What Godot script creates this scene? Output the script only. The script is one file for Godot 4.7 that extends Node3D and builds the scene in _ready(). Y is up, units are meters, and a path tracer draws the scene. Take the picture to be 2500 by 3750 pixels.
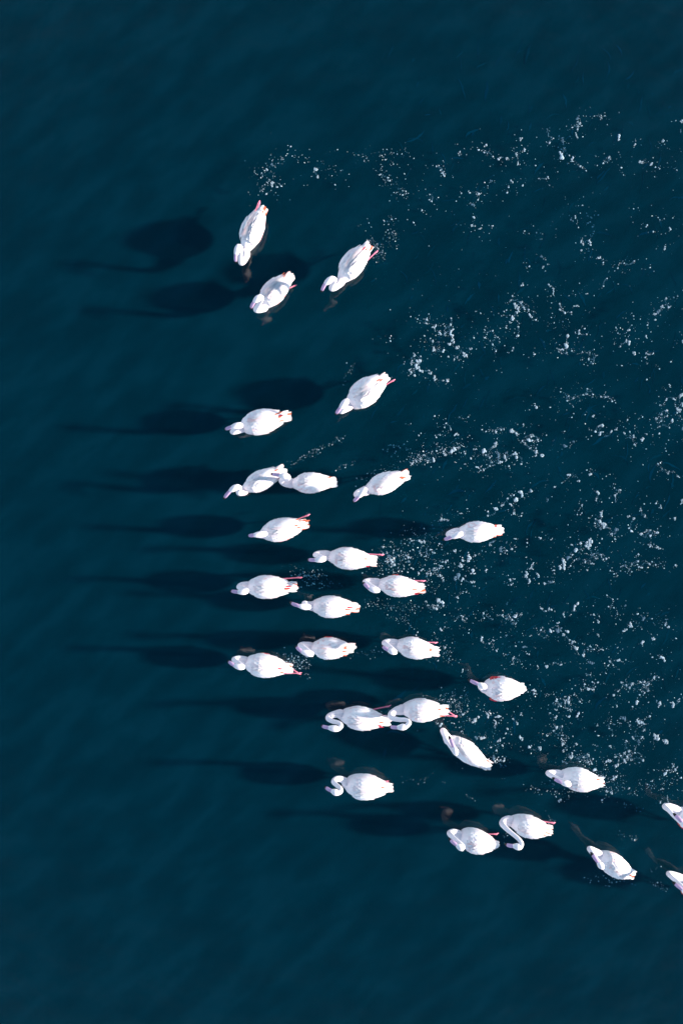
extends Node3D

# Flamingos on a shallow lake, seen straight down from some eight metres up.
# Plan positions are written in map units of MU metres, origin at the camera's foot point (1250, 1875).
const MU := 0.00314
const EYE := 8.2

var rng := RandomNumberGenerator.new()
var taken := {}
var M := {}
var F := {}

func _ready() -> void:
	rng.seed = 4711
	set_view_and_light()
	make_materials()
	make_lake()
	make_feather_meshes()
	for b in flock():
		make_flamingo(b)
	make_foam()
	make_streaks()


# ------------------------------------------------------------------ view, sky, sun
func set_view_and_light() -> void:
	var cam := Camera3D.new()
	cam.name = "camera"
	cam.keep_aspect = Camera3D.KEEP_HEIGHT
	cam.fov = rad_to_deg(2.0 * atan(1875.0 * MU / EYE))
	cam.near = 0.1
	cam.far = 900.0
	cam.position = Vector3(0, EYE, 0)
	cam.rotation = Vector3(-PI / 2, 0, 0)
	add_child(cam)
	cam.current = true

	var sky_look := ProceduralSkyMaterial.new()
	sky_look.sky_top_color = lin(0.004, 0.042, 0.086)
	sky_look.sky_horizon_color = lin(0.66, 0.83, 1.0)
	sky_look.sky_curve = 0.24
	sky_look.sky_energy_multiplier = 1.25
	sky_look.ground_bottom_color = Color(0.05, 0.10, 0.14)
	sky_look.ground_horizon_color = Color(0.4, 0.5, 0.6)
	sky_look.sun_angle_max = 12.0
	sky_look.sun_curve = 0.1
	var sky := Sky.new()
	sky.sky_material = sky_look
	var env := Environment.new()
	env.background_mode = Environment.BG_SKY
	env.sky = sky
	env.tonemap_mode = Environment.TONE_MAPPER_LINEAR
	env.tonemap_exposure = 2.42
	env.sdfgi_enabled = true
	env.ssao_enabled = true
	env.ssil_enabled = true
	var we := WorldEnvironment.new()
	we.name = "environment"
	we.environment = env
	add_child(we)

	var sun := DirectionalLight3D.new()
	sun.name = "sun"
	sun.light_color = Color(1.0, 0.96, 0.905)
	sun.light_energy = 1.6
	sun.light_angular_distance = 2.8
	sun.shadow_enabled = true
	# low in the east (right of the picture): light travels to the left and a touch up the picture
	var el := deg_to_rad(18.5)
	var travel := Vector3(-cos(el), -sin(el), -0.03).normalized()
	sun.look_at_from_position(Vector3.ZERO, travel, Vector3.UP)
	add_child(sun)


# ------------------------------------------------------------------ helpers
func numbered(called: String) -> String:
	var n: int = taken.get(called, 0)
	taken[called] = n + 1
	return called if n == 0 else "%s_%03d" % [called, n]

func at(x: float, y: float, h: float = 0.0) -> Vector3:
	var k := MU * (1.0 - h / EYE)
	return Vector3((x - 1250.0) * k, h, (y - 1875.0) * k)

func lin(r: float, g: float, b: float) -> Color:
	return Color(r, g, b).linear_to_srgb()

func mat(called: String, c: Color, rough: float = 0.9) -> StandardMaterial3D:
	var m := StandardMaterial3D.new()
	m.resource_name = called
	m.albedo_color = c
	m.roughness = rough
	m.metallic_specular = 0.3
	M[called] = m
	return m

func part(called: String, mesh: Mesh, m: Material, parent: Node) -> MeshInstance3D:
	var o := MeshInstance3D.new()
	o.name = called
	o.mesh = mesh
	o.material_override = m
	parent.add_child(o, true)
	return o

func keyed(keys: Array, vals: Array, t: float) -> float:
	if t <= keys[0]:
		return vals[0]
	for i in range(1, keys.size()):
		if t <= keys[i]:
			var u: float = (t - keys[i - 1]) / (keys[i] - keys[i - 1])
			u = u * u * (3.0 - 2.0 * u) * 0.5 + u * 0.5
			return lerpf(vals[i - 1], vals[i], u)
	return vals[vals.size() - 1]

# a skin over rings of equal length, closed at both ends; cols holds one colour a ring
func loft(rings: Array, cols: Array = []) -> ArrayMesh:
	var n: int = rings[0].size()
	var verts := PackedVector3Array()
	var colors := PackedColorArray()
	var centres := PackedVector3Array()
	for k in rings.size():
		var c := Vector3.ZERO
		for v in rings[k]:
			c += v
		c /= n
		for v in rings[k]:
			verts.append(v)
			centres.append(c)
			colors.append(cols[k] if cols.size() else Color.WHITE)
	var idx := PackedInt32Array()
	for k in rings.size() - 1:
		for i in n:
			var a := k * n + i
			var b := k * n + (i + 1) % n
			idx.append_array([a, b, a + n, b, b + n, a + n])
	for e in [0, rings.size() - 1]:
		var c: Vector3 = centres[e * n]
		var ci := verts.size()
		verts.append(c)
		centres.append(centres[(1 if e == 0 else e - 1) * n])
		colors.append(cols[e] if cols.size() else Color.WHITE)
		for i in n:
			if e == 0:
				idx.append_array([ci, e * n + (i + 1) % n, e * n + i])
			else:
				idx.append_array([ci, e * n + i, e * n + (i + 1) % n])
	return finish(verts, idx, colors, centres)

func finish(verts: PackedVector3Array, idx: PackedInt32Array, colors: PackedColorArray, centres: PackedVector3Array) -> ArrayMesh:
	var nor := PackedVector3Array()
	nor.resize(verts.size())
	for t in range(0, idx.size(), 3):
		var a := verts[idx[t]]
		var f := (verts[idx[t + 2]] - a).cross(verts[idx[t + 1]] - a)
		for j in 3:
			nor[idx[t + j]] += f
	var sum := 0.0
	for i in verts.size():
		sum += nor[i].dot(verts[i] - centres[i])
	if sum < 0.0:
		for t in range(0, idx.size(), 3):
			var s := idx[t + 1]
			idx[t + 1] = idx[t + 2]
			idx[t + 2] = s
		for i in nor.size():
			nor[i] = -nor[i]
	for i in nor.size():
		nor[i] = nor[i].normalized() if nor[i].length_squared() > 1e-20 else Vector3.UP
	var arr := []
	arr.resize(Mesh.ARRAY_MAX)
	arr[Mesh.ARRAY_VERTEX] = verts
	arr[Mesh.ARRAY_NORMAL] = nor
	if colors.size():
		arr[Mesh.ARRAY_COLOR] = colors
	arr[Mesh.ARRAY_INDEX] = idx
	var m := ArrayMesh.new()
	m.add_surface_from_arrays(Mesh.PRIMITIVE_TRIANGLES, arr)
	return m

func tube(points: Array, radii: Array, sides: int) -> ArrayMesh:
	var rings := []
	var side := Vector3.ZERO
	for i in points.size():
		var t: Vector3 = (points[mini(i + 1, points.size() - 1)] - points[maxi(i - 1, 0)]).normalized()
		if i == 0:
			side = t.cross(Vector3.UP)
			if side.length() < 0.1:
				side = t.cross(Vector3.RIGHT)
		side = (side - t * side.dot(t)).normalized()
		var up := side.cross(t)
		var ring := PackedVector3Array()
		for k in sides:
			var a := TAU * k / sides
			ring.append(points[i] + (side * cos(a) + up * sin(a)) * radii[i])
		rings.append(ring)
	return loft(rings)


# ------------------------------------------------------------------ materials
func make_materials() -> void:
	var b := mat("plumage", Color.WHITE)
	b.vertex_color_use_as_albedo = true
	mat("feather_white", lin(0.82, 0.765, 0.785))
	mat("feather_cream", lin(0.79, 0.68, 0.71))
	mat("feather_blush", lin(0.78, 0.58, 0.59))
	mat("feather_coral", lin(0.60, 0.13, 0.07))
	mat("feather_crimson", lin(0.45, 0.02, 0.05))
	for k in ["feather_white", "feather_cream", "feather_blush", "feather_coral", "feather_crimson"]:
		var m: StandardMaterial3D = M[k]
		m.backlight_enabled = true
		m.backlight = Color(0.32, 0.31, 0.31)
	mat("bill_pink", lin(0.46, 0.30, 0.46), 0.5)
	mat("bill_black", lin(0.01, 0.01, 0.012), 0.4)
	mat("leg_pink", lin(0.66, 0.19, 0.28), 0.55)
	mat("eye", lin(0.55, 0.42, 0.12), 0.2)
	var f := mat("foam", Color.WHITE, 0.85)
	f.vertex_color_use_as_albedo = true
	var u := mat("bubbles", Color.WHITE, 1.0)
	u.vertex_color_use_as_albedo = true
	u.metallic_specular = 0.0

func noise_tex(freq: float, octaves: int, size: int, sd: int, ramp: Gradient = null, normal: bool = false, strength: float = 1.0) -> NoiseTexture2D:
	var n := FastNoiseLite.new()
	n.noise_type = FastNoiseLite.TYPE_SIMPLEX_SMOOTH
	n.frequency = freq
	n.fractal_octaves = octaves
	n.seed = sd
	var t := NoiseTexture2D.new()
	t.width = size
	t.height = size
	t.seamless = true
	t.noise = n
	if normal:
		t.as_normal_map = true
		t.bump_strength = strength
	if ramp:
		t.color_ramp = ramp
	return t


# ------------------------------------------------------------------ lake
var ripples: Array = []

func ripple(x: float, z: float) -> Vector3:
	# height and its two slopes
	var h := 0.0
	var sx := 0.0
	var sz := 0.0
	for r in ripples:
		var p: float = r[0] * x + r[1] * z + r[3]
		var g: float = r[2]
		h += g * sin(p)
		sx += g * r[0] * cos(p)
		sz += g * r[1] * cos(p)
	return Vector3(h, sx, sz)

func make_lake() -> void:
	var rr := RandomNumberGenerator.new()
	rr.seed = 77
	for i in 26:
		var wave := 0.16 * pow(1.16, i % 13) * rr.randf_range(0.9, 1.1)
		var dir := deg_to_rad(rr.randf_range(-75, 75) + 58.0)
		var k := TAU / wave
		ripples.append([cos(dir) * k, sin(dir) * k, 0.0012 * wave * rr.randf_range(0.5, 1.0), rr.randf() * TAU])

	var bed_ramp := Gradient.new()
	bed_ramp.offsets = PackedFloat32Array([0.22, 0.5, 0.78])
	bed_ramp.colors = PackedColorArray([lin(0.0001, 0.0142, 0.0248), lin(0.0002, 0.0170, 0.0296), lin(0.0004, 0.0212, 0.0368)])
	var bed_m := mat("silt", Color.WHITE, 1.0)
	bed_m.metallic_specular = 0.0
	bed_m.albedo_texture = noise_tex(0.012, 6, 1024, 5, bed_ramp)
	bed_m.uv1_triplanar = true
	bed_m.uv1_scale = Vector3(0.075, 0.1, 0.20)
	var bed := PlaneMesh.new()
	bed.size = Vector2(600, 600)
	var bo := part("lake_bed", bed, bed_m, self)
	bo.position.y = -0.22
	bo.rotation.y = deg_to_rad(38.0)   # drifts of silt lie across the lake, lower left to upper right
	bo.set_meta("kind", "structure")
	bo.set_meta("label", "dark blue green bed under the shallow water")

	var xs := stations(4.6, 0.045)
	var zs := stations(6.6, 0.045)
	var verts := PackedVector3Array()
	var nor := PackedVector3Array()
	for z in zs:
		for x in xs:
			var r := Vector3.ZERO
			if absf(x) < 6.0 and absf(z) < 8.0:
				r = ripple(x, z)
			verts.append(Vector3(x, r.x, z))
			nor.append(Vector3(-r.y, 1.0, -r.z).normalized())
	var idx := PackedInt32Array()
	var w := xs.size()
	for j in zs.size() - 1:
		for i in w - 1:
			var a := j * w + i
			idx.append_array([a, a + 1, a + w, a + 1, a + w + 1, a + w])
	var arr := []
	arr.resize(Mesh.ARRAY_MAX)
	arr[Mesh.ARRAY_VERTEX] = verts
	arr[Mesh.ARRAY_NORMAL] = nor
	arr[Mesh.ARRAY_INDEX] = idx
	var sheet := ArrayMesh.new()
	sheet.add_surface_from_arrays(Mesh.PRIMITIVE_TRIANGLES, arr)
	var wm := mat("water", Color(lin(0.0002, 0.0160, 0.0280), 0.12), 0.012)
	wm.transparency = BaseMaterial3D.TRANSPARENCY_ALPHA
	wm.metallic_specular = 0.39
	wm.normal_enabled = true
	wm.normal_texture = noise_tex(0.02, 4, 1024, 9, null, true, 6.0)
	wm.normal_scale = 0.08
	wm.uv1_triplanar = true
	wm.uv1_world_triplanar = true
	wm.uv1_scale = Vector3(0.45, 0.45, 0.45)
	var lake := part("lake_water", sheet, wm, self)
	lake.set_meta("kind", "structure")
	lake.set_meta("label", "dark teal rippled lake water around the flamingos")

func stations(reach: float, step: float) -> Array:
	var a := []
	var x := -reach
	while x <= reach + 0.0001:
		a.append(x)
		x += step
	var grow := step
	var out := reach
	while out < 290.0:
		grow *= 1.6
		out += grow
		a.append(out)
		a.push_front(-out)
	return a


# ------------------------------------------------------------------ feathers
func make_feather_meshes() -> void:
	F.round = feather_mesh([0.0, 0.25, 0.55, 0.82, 1.0], [0.30, 0.47, 0.50, 0.36, 0.06], 0.05)
	F.point = feather_mesh([0.0, 0.25, 0.55, 0.82, 1.0], [0.34, 0.50, 0.44, 0.24, 0.03], 0.06)
	F.broad = feather_mesh([0.0, 0.3, 0.6, 0.88, 1.0], [0.20, 0.40, 0.50, 0.44, 0.14], 0.06)

func feather_mesh(zs: Array, ws: Array, camber: float) -> ArrayMesh:
	# length 1 along z, width 1 along x; the vane arches over its shaft, with an upper and a lower face
	var st := SurfaceTool.new()
	st.begin(Mesh.PRIMITIVE_TRIANGLES)
	for face in 2:
		st.set_smooth_group(face)
		for i in zs.size() - 1:
			for e in 2:
				var q := []
				for c in [[i, e], [i, e + 1], [i + 1, e], [i + 1, e + 1]]:
					var w: float = ws[c[0]]
					var x: float = (c[1] - 1) * w
					var y: float = camber * 0.6 if c[1] == 1 else -camber * w
					q.append(Vector3(x, y - 0.04 * face, zs[c[0]]))
				var order := [0, 1, 2, 1, 3, 2] if face == 0 else [0, 2, 1, 1, 2, 3]
				for k in order:
					st.add_vertex(q[k])
	st.generate_normals()
	st.index()
	return st.commit()

func lay_feather(shape: String, m: String, from: Vector3, to: Vector3, up: Vector3, width: float, parent: Node) -> void:
	var z := to - from
	var x := up.cross(z).normalized()
	var y := z.cross(x).normalized()
	var o := part("feather", F[shape], M[m], parent)
	o.transform = Transform3D(Basis(x * width, y * width, z), from)


# ------------------------------------------------------------------ flamingo
const SK := [0.0, 0.05, 0.12, 0.22, 0.35, 0.5, 0.65, 0.78, 0.88, 0.95, 1.0]
const HALF := [0.36, 0.48, 0.66, 0.86, 0.99, 0.98, 0.84, 0.62, 0.46, 0.37, 0.24]
const BLUNT := [0.50, 0.70, 0.86, 0.97, 1.0, 0.98, 0.84, 0.62, 0.46, 0.37, 0.24]
const TOP := [0.138, 0.170, 0.202, 0.229, 0.243, 0.239, 0.219, 0.184, 0.150, 0.127, 0.108]
const BOT := [0.03, 0.0, -0.02, -0.035, -0.045, -0.045, -0.03, 0.0, 0.04, 0.065, 0.08]

class Shape:
	var front: Vector3
	var back: Vector3   # unit, towards the tail
	var right: Vector3
	var length: float
	var half: float
	var lift: float
	var blunt: float

func skin(b: Shape, s: float, phi: float, out: float = 0.0) -> Vector3:
	var hw := lerpf(keyed(SK, HALF, s), keyed(SK, BLUNT, s), b.blunt) * b.half
	var top := keyed(SK, TOP, s) * b.lift
	var bot := keyed(SK, BOT, s)
	var mid := lerpf(bot, top, 0.36)
	var c := b.front + b.back * (s * b.length)
	c.y = mid
	var vy := (top - mid) if cos(phi) >= 0.0 else (mid - bot)
	return c + b.right * (sin(phi) * (hw + out)) + Vector3.UP * (cos(phi) * (vy + out))

func skin_normal(b: Shape, s: float, phi: float) -> Vector3:
	var p := skin(b, s, phi)
	var ds := skin(b, s + 0.02, phi) - p
	var dp := skin(b, s, phi + 0.05) - p
	var n := ds.cross(dp).normalized()
	var c := b.front + b.back * (s * b.length)
	c.y = 0.1
	return n if n.dot(p - c) > 0.0 else -n

# how far a folded wing stands off the back: none along the spine, most beside it
func ridge(phi: float) -> float:
	return smoothstep(0.0, 0.5, phi) * (1.0 - 0.8 * smoothstep(0.65, 1.4, phi))

func spline(pts: Array, sub: int) -> Array:
	var out := []
	for i in pts.size() - 1:
		var p0: Vector3 = pts[maxi(i - 1, 0)]
		var p1: Vector3 = pts[i]
		var p2: Vector3 = pts[i + 1]
		var p3: Vector3 = pts[mini(i + 2, pts.size() - 1)]
		for k in sub:
			out.append(p1.cubic_interpolate(p2, p0, p3, float(k) / sub))
	out.append(pts[pts.size() - 1])
	return out

func make_flamingo(d: Dictionary) -> void:
	var r := RandomNumberGenerator.new()
	r.seed = hash(d.label)
	var front := at(d.f[0], d.f[1], 0.1)
	var tail := at(d.t[0], d.t[1], 0.1)
	front.y = 0.0
	tail.y = 0.0
	var base := (front + tail) * 0.5
	var bird := Node3D.new()
	bird.name = numbered("flamingo")
	add_child(bird)
	bird.position = base
	bird.set_meta("label", d.label)
	bird.set_meta("category", "flamingo")
	bird.set_meta("group", "flamingos swimming across the lake")

	var b := Shape.new()
	b.front = front - base
	b.back = (tail - front).normalized()
	b.right = Vector3.UP.cross(b.back)
	b.length = (tail - front).length() * 0.93
	b.half = d.w * MU * 0.5 - 0.014
	b.lift = d.get("lift", 1.0)
	b.blunt = d.get("blunt", 0.25)

	# body, neck and head: one skin
	var sides := 20
	var rings := []
	var cols := []
	var white := Color(0.80, 0.745, 0.765)
	var blush := Color(0.77, 0.64, 0.67)
	var pale := Color(0.78, 0.69, 0.715)
	var ss := [1.0, 0.96, 0.9, 0.83, 0.75, 0.67, 0.58, 0.5, 0.42, 0.34, 0.27, 0.2, 0.14, 0.09, 0.05, 0.02]
	for s in ss:
		var ring := PackedVector3Array()
		for k in sides:
			ring.append(skin(b, s, TAU * k / sides))
		rings.append(ring)
		cols.append(white.lerp(blush, clampf(1.0 - s / 0.16, 0.0, 1.0) * 0.75))
	var pts := []
	var c0 := b.front
	c0.y = 0.085
	pts.append(c0)
	for p in d.n:
		var hn: float = p[2]
		pts.append(at(p[0], p[1], hn * 0.82 if hn < 0.25 else hn) - base)
	var face: Array = d.h
	var tip: Array = d.b
	var fp := at(face[0], face[1], face[2]) - base
	var tp := at(tip[0], tip[1], tip[2]) - base
	var neck := spline(pts, 7)
	# crown to face
	var crown: Vector3 = neck[neck.size() - 1]
	var before: Vector3 = neck[neck.size() - 3]
	var path := neck.duplicate()
	var head_from := path.size() - 1
	for k in range(1, 9):
		path.append(crown.cubic_interpolate(fp, before, tp, k / 8.0))
	var total := 0.0
	var run := [0.0]
	for i in range(1, head_from + 1):
		total += (path[i] - path[i - 1]).length()
		run.append(total)
	var side := b.right
	for i in range(1, path.size()):
		var t: Vector3 = (path[mini(i + 1, path.size() - 1)] - path[i - 1]).normalized()
		if i == path.size() - 1:
			t = (tp - fp).normalized()
		side = (side - t * side.dot(t)).normalized()
		var up := t.cross(side)
		var rad: float
		if i <= head_from:
			rad = keyed([0.0, 0.08, 0.2, 0.4, 0.7, 0.9, 1.0], [lerpf(0.062, 0.052, b.blunt), lerpf(0.055, 0.046, b.blunt), lerpf(0.042, 0.036, b.blunt), 0.029, 0.0235, 0.0235, 0.027], run[i] / total)
		else:
			rad = keyed([0.0, 0.2, 0.45, 0.7, 0.9, 1.0], [0.027, 0.033, 0.036, 0.031, 0.024, 0.020], float(i - head_from) / 8.0)
		var ring := PackedVector3Array()
		for k in sides:
			var a := TAU * k / sides
			ring.append(path[i] + (side * sin(a) + up * cos(a)) * rad)
		rings.append(ring)
		var nt: float = clampf(run[i] / total, 0.0, 1.0) if i <= head_from else 1.0
		cols.append(blush.lerp(pale, clampf(nt / 0.3, 0.0, 1.0)))
	var body := part("body", loft(rings, cols), M.plumage, bird)
	body.name = "body"

	# bill, bent down in the middle, with its black tip
	var dir := (tp - fp).normalized()
	var bend := fp.lerp(tp, 0.5) + Vector3.UP * 0.008
	var dark := fp.lerp(tp, 0.74)
	var bill := part("bill", tube([fp - dir * 0.012, fp.lerp(tp, 0.25) + Vector3.UP * 0.006, bend, dark], [0.019, 0.020, 0.020, 0.0175], 10), M.bill_pink, bird)
	part("bill_tip", tube([dark, fp.lerp(tp, 0.92) - Vector3.UP * 0.006, tp - Vector3.UP * 0.014], [0.0177, 0.0145, 0.006], 10), M.bill_black, bill)
	var hs := dir.cross(Vector3.UP).normalized()
	for k in [-1.0, 1.0]:
		var ball := SphereMesh.new()
		ball.radius = 0.005
		ball.height = 0.01
		ball.radial_segments = 8
		ball.rings = 4
		var e := part("eye", ball, M.eye, bird)
		e.position = crown.lerp(fp, 0.72) + hs * (k * 0.0275) + Vector3.UP * 0.008

	# folded wings: a shell on each flank under overlapping feathers
	var fan: float = d.get("fan", 1.0)
	var crease: float = d.get("crease", 1.3)
	for sg in [-1.0, 1.0]:
		var shell := []
		for i in 9:
			var s := lerpf(0.14, 0.86, i / 8.0)
			var hi := lerpf(0.12, 0.16, i / 8.0)
			var lo := lerpf(1.45, 1.15, i / 8.0)
			var ring := PackedVector3Array()
			for k in 7:
				var u := k / 6.0
				var puff := 0.011 * crease * ridge(lerpf(hi, lo, u)) * sin(clampf(i / 8.0, 0.06, 0.94) * PI) + 0.002
				ring.append(skin(b, s, sg * lerpf(hi, lo, u), puff))
			for k in range(5, 0, -1):
				var u := k / 6.0
				ring.append(skin(b, s, sg * lerpf(hi, lo, u), -0.008))
			shell.append(ring)
		var wing := part("wing", loft(shell), M.feather_white, bird)
		# coverts and scapulars
		for row in 9:
			var s := 0.155 + row * 0.056
			for k in 6:
				var phi: float = lerpf(0.06, 1.34, (k + 0.5 * (row % 2)) / 5.5) + r.randf_range(-0.04, 0.04)
				var ln := lerpf(0.085, 0.135, row / 8.0) * r.randf_range(0.88, 1.12)
				var s2: float = minf(s + ln / b.length, 0.92)
				var lobe := 0.013 * crease * ridge(phi) * clampf((s - 0.06) / 0.12, 0.0, 1.0)
				var p := skin(b, s, sg * phi, 0.004 + 0.006 * clampf(row / 2.0, 0.0, 1.0) + lobe)
				var q := skin(b, s2, sg * (phi * 1.03 + 0.02 + r.randf_range(-0.06, 0.06)), lerpf(0.0115, 0.0150, clampf(row / 3.0, 0.0, 1.0)) + 0.013 * crease * ridge(phi) * (1.0 if row < 6 else 0.75) + r.randf_range(0.0, 0.004))
				var tone := "feather_white" if r.randf() < 0.66 else "feather_cream"
				if row < 3 and r.randf() < 0.08:
					tone = "feather_blush"
				lay_feather("round", tone, p, q, skin_normal(b, s, sg * phi), r.randf_range(0.042, 0.052), wing)
		# long tertials running back to the tail
		for k in 6:
			var phi := lerpf(0.22, 1.25, k / 5.0)
			var s := 0.56 + 0.02 * sin(k * 2.0)
			var p := skin(b, s, sg * phi, 0.014)
			var q := skin(b, lerpf(0.97, 0.86, k / 5.0) + r.randf_range(-0.02, 0.02), sg * (phi * 0.9 + r.randf_range(-0.08, 0.10) * fan), 0.016 + r.randf_range(0.0, 0.008) * fan)
			lay_feather("point", "feather_white" if k % 3 else "feather_cream", p, q, skin_normal(b, 0.7, sg * phi), 0.042, wing)
		# red coverts that show along the wing's lower edge
		var red: float = d.get("red", [0.0, 0.0])[0 if sg < 0.0 else 1]
		var nred := int(round(red * 9.0))
		for k in nred:
			var s := 0.30 + 0.055 * k
			var p := skin(b, s, sg * 1.46, 0.010)
			var q := skin(b, s + 0.12, sg * 1.42, 0.013)
			lay_feather("round", "feather_crimson" if k % 3 else "feather_coral", p, q, (b.right * sg + Vector3.UP).normalized(), 0.034, wing)
		var cap: float = d.get("shoulder", [0.0, 0.0])[0 if sg < 0.0 else 1]
		var ncap := int(round(cap * 7.0))
		for k in ncap:
			var s := 0.13 + 0.022 * k
			var p := skin(b, s, sg * lerpf(1.25, 1.1, k / 7.0), 0.016)
			var q := skin(b, s + 0.13, sg * lerpf(1.30, 1.15, k / 7.0), 0.021)
			lay_feather("round", "feather_crimson" if k % 3 != 1 else "feather_coral", p, q, (b.right * sg * 0.8 + Vector3.UP).normalized(), 0.040, wing)

	# tail: a wedge with a fan of feathers and coral coverts
	var wedge := []
	for i in 5:
		var s := lerpf(0.78, 1.0, i / 4.0)
		var ring := PackedVector3Array()
		var c := b.front + b.back * (s * b.length)
		c.y = lerpf(0.10, 0.088, i / 4.0)
		for k in 10:
			var a := TAU * k / 10
			ring.append(c + b.right * sin(a) * lerpf(0.060, 0.034, i / 4.0) + Vector3.UP * cos(a) * lerpf(0.03, 0.012, i / 4.0))
		wedge.append(ring)
	var tl := part("tail", loft(wedge), M.feather_white, bird)
	var spread: float = d.get("spread", 1.0)
	var coral: float = d.get("coral", 0.5)
	for k in 9:
		var u := (k - 4) / 4.0
		var c := b.front + b.back * (0.84 * b.length) + b.right * (u * 0.033)
		c.y = 0.120 - 0.022 * u * u
		var ang := u * 0.15 * spread
		var reach := b.length / 0.93 - 0.84 * b.length + 0.01
		var q := c + (b.back * cos(ang) + b.right * sin(ang)) * (reach * r.randf_range(0.82, 1.10) - 0.02 * absf(u) * r.randf())
		q.y = 0.092 - 0.012 * u * u + r.randf_range(-0.004, 0.006)
		var m := "feather_white"
		var pick := r.randf()
		if pick < coral * 0.19:
			m = "feather_coral"
		elif pick < 0.15 + coral * 0.25:
			m = "feather_blush"
		lay_feather("broad" if k % 2 else "point", m, c, q, Vector3.UP, 0.040, tl)
	var nc := int(round(coral * 3.4))
	for k in nc:
		var u := r.randf_range(-0.8, 0.8)
		var p := skin(b, r.randf_range(0.74, 0.84), u, 0.021)
		var q := p + b.back * r.randf_range(0.05, 0.08) + b.right * u * 0.012 - Vector3.UP * 0.012
		lay_feather("point", "feather_coral" if r.randf() < 0.75 else "feather_crimson", p, q, (Vector3.UP + b.right * u * 0.5).normalized(), 0.017, tl)

	# legs trailing behind
	var seen: Array = d.get("legs", [])
	for l in seen:
		var a := at(l[0], l[1], 0.02) - base
		var e := at(l[2], l[3], l[4] if l.size() > 4 else 0.022) - base
		var dl := (e - a).normalized()
		leg(a - dl * 0.10 + Vector3(0, 0.01, 0), e, bird)
	for k in range(seen.size(), 2):
		var u := -1.0 if k == 0 else 1.0
		var a := b.front + b.back * (b.length * 0.55) + b.right * u * 0.03
		a.y = -0.03
		var e := b.front + b.back * (b.length * 0.92) + b.right * u * 0.012
		e.y = -0.07
		leg(a, e, bird)

func leg(a: Vector3, e: Vector3, bird: Node) -> void:
	var pts := [a, a.lerp(e, 0.5), a.lerp(e, 0.9), a.lerp(e, 0.955), e]
	var o := part("leg", tube(pts, [0.0085, 0.0068, 0.0066, 0.0095, 0.008], 8), M.leg_pink, bird)
	var d := (e - a).normalized()
	var s := d.cross(Vector3.UP).normalized()
	var foot := tube([e - d * 0.004, e + d * 0.012 + s * 0.004, e + d * 0.03 - Vector3.UP * 0.012, e + d * 0.045 - Vector3.UP * 0.022], [0.008, 0.0105, 0.007, 0.003], 8)
	part("foot", foot, M.leg_pink, o)


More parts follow.
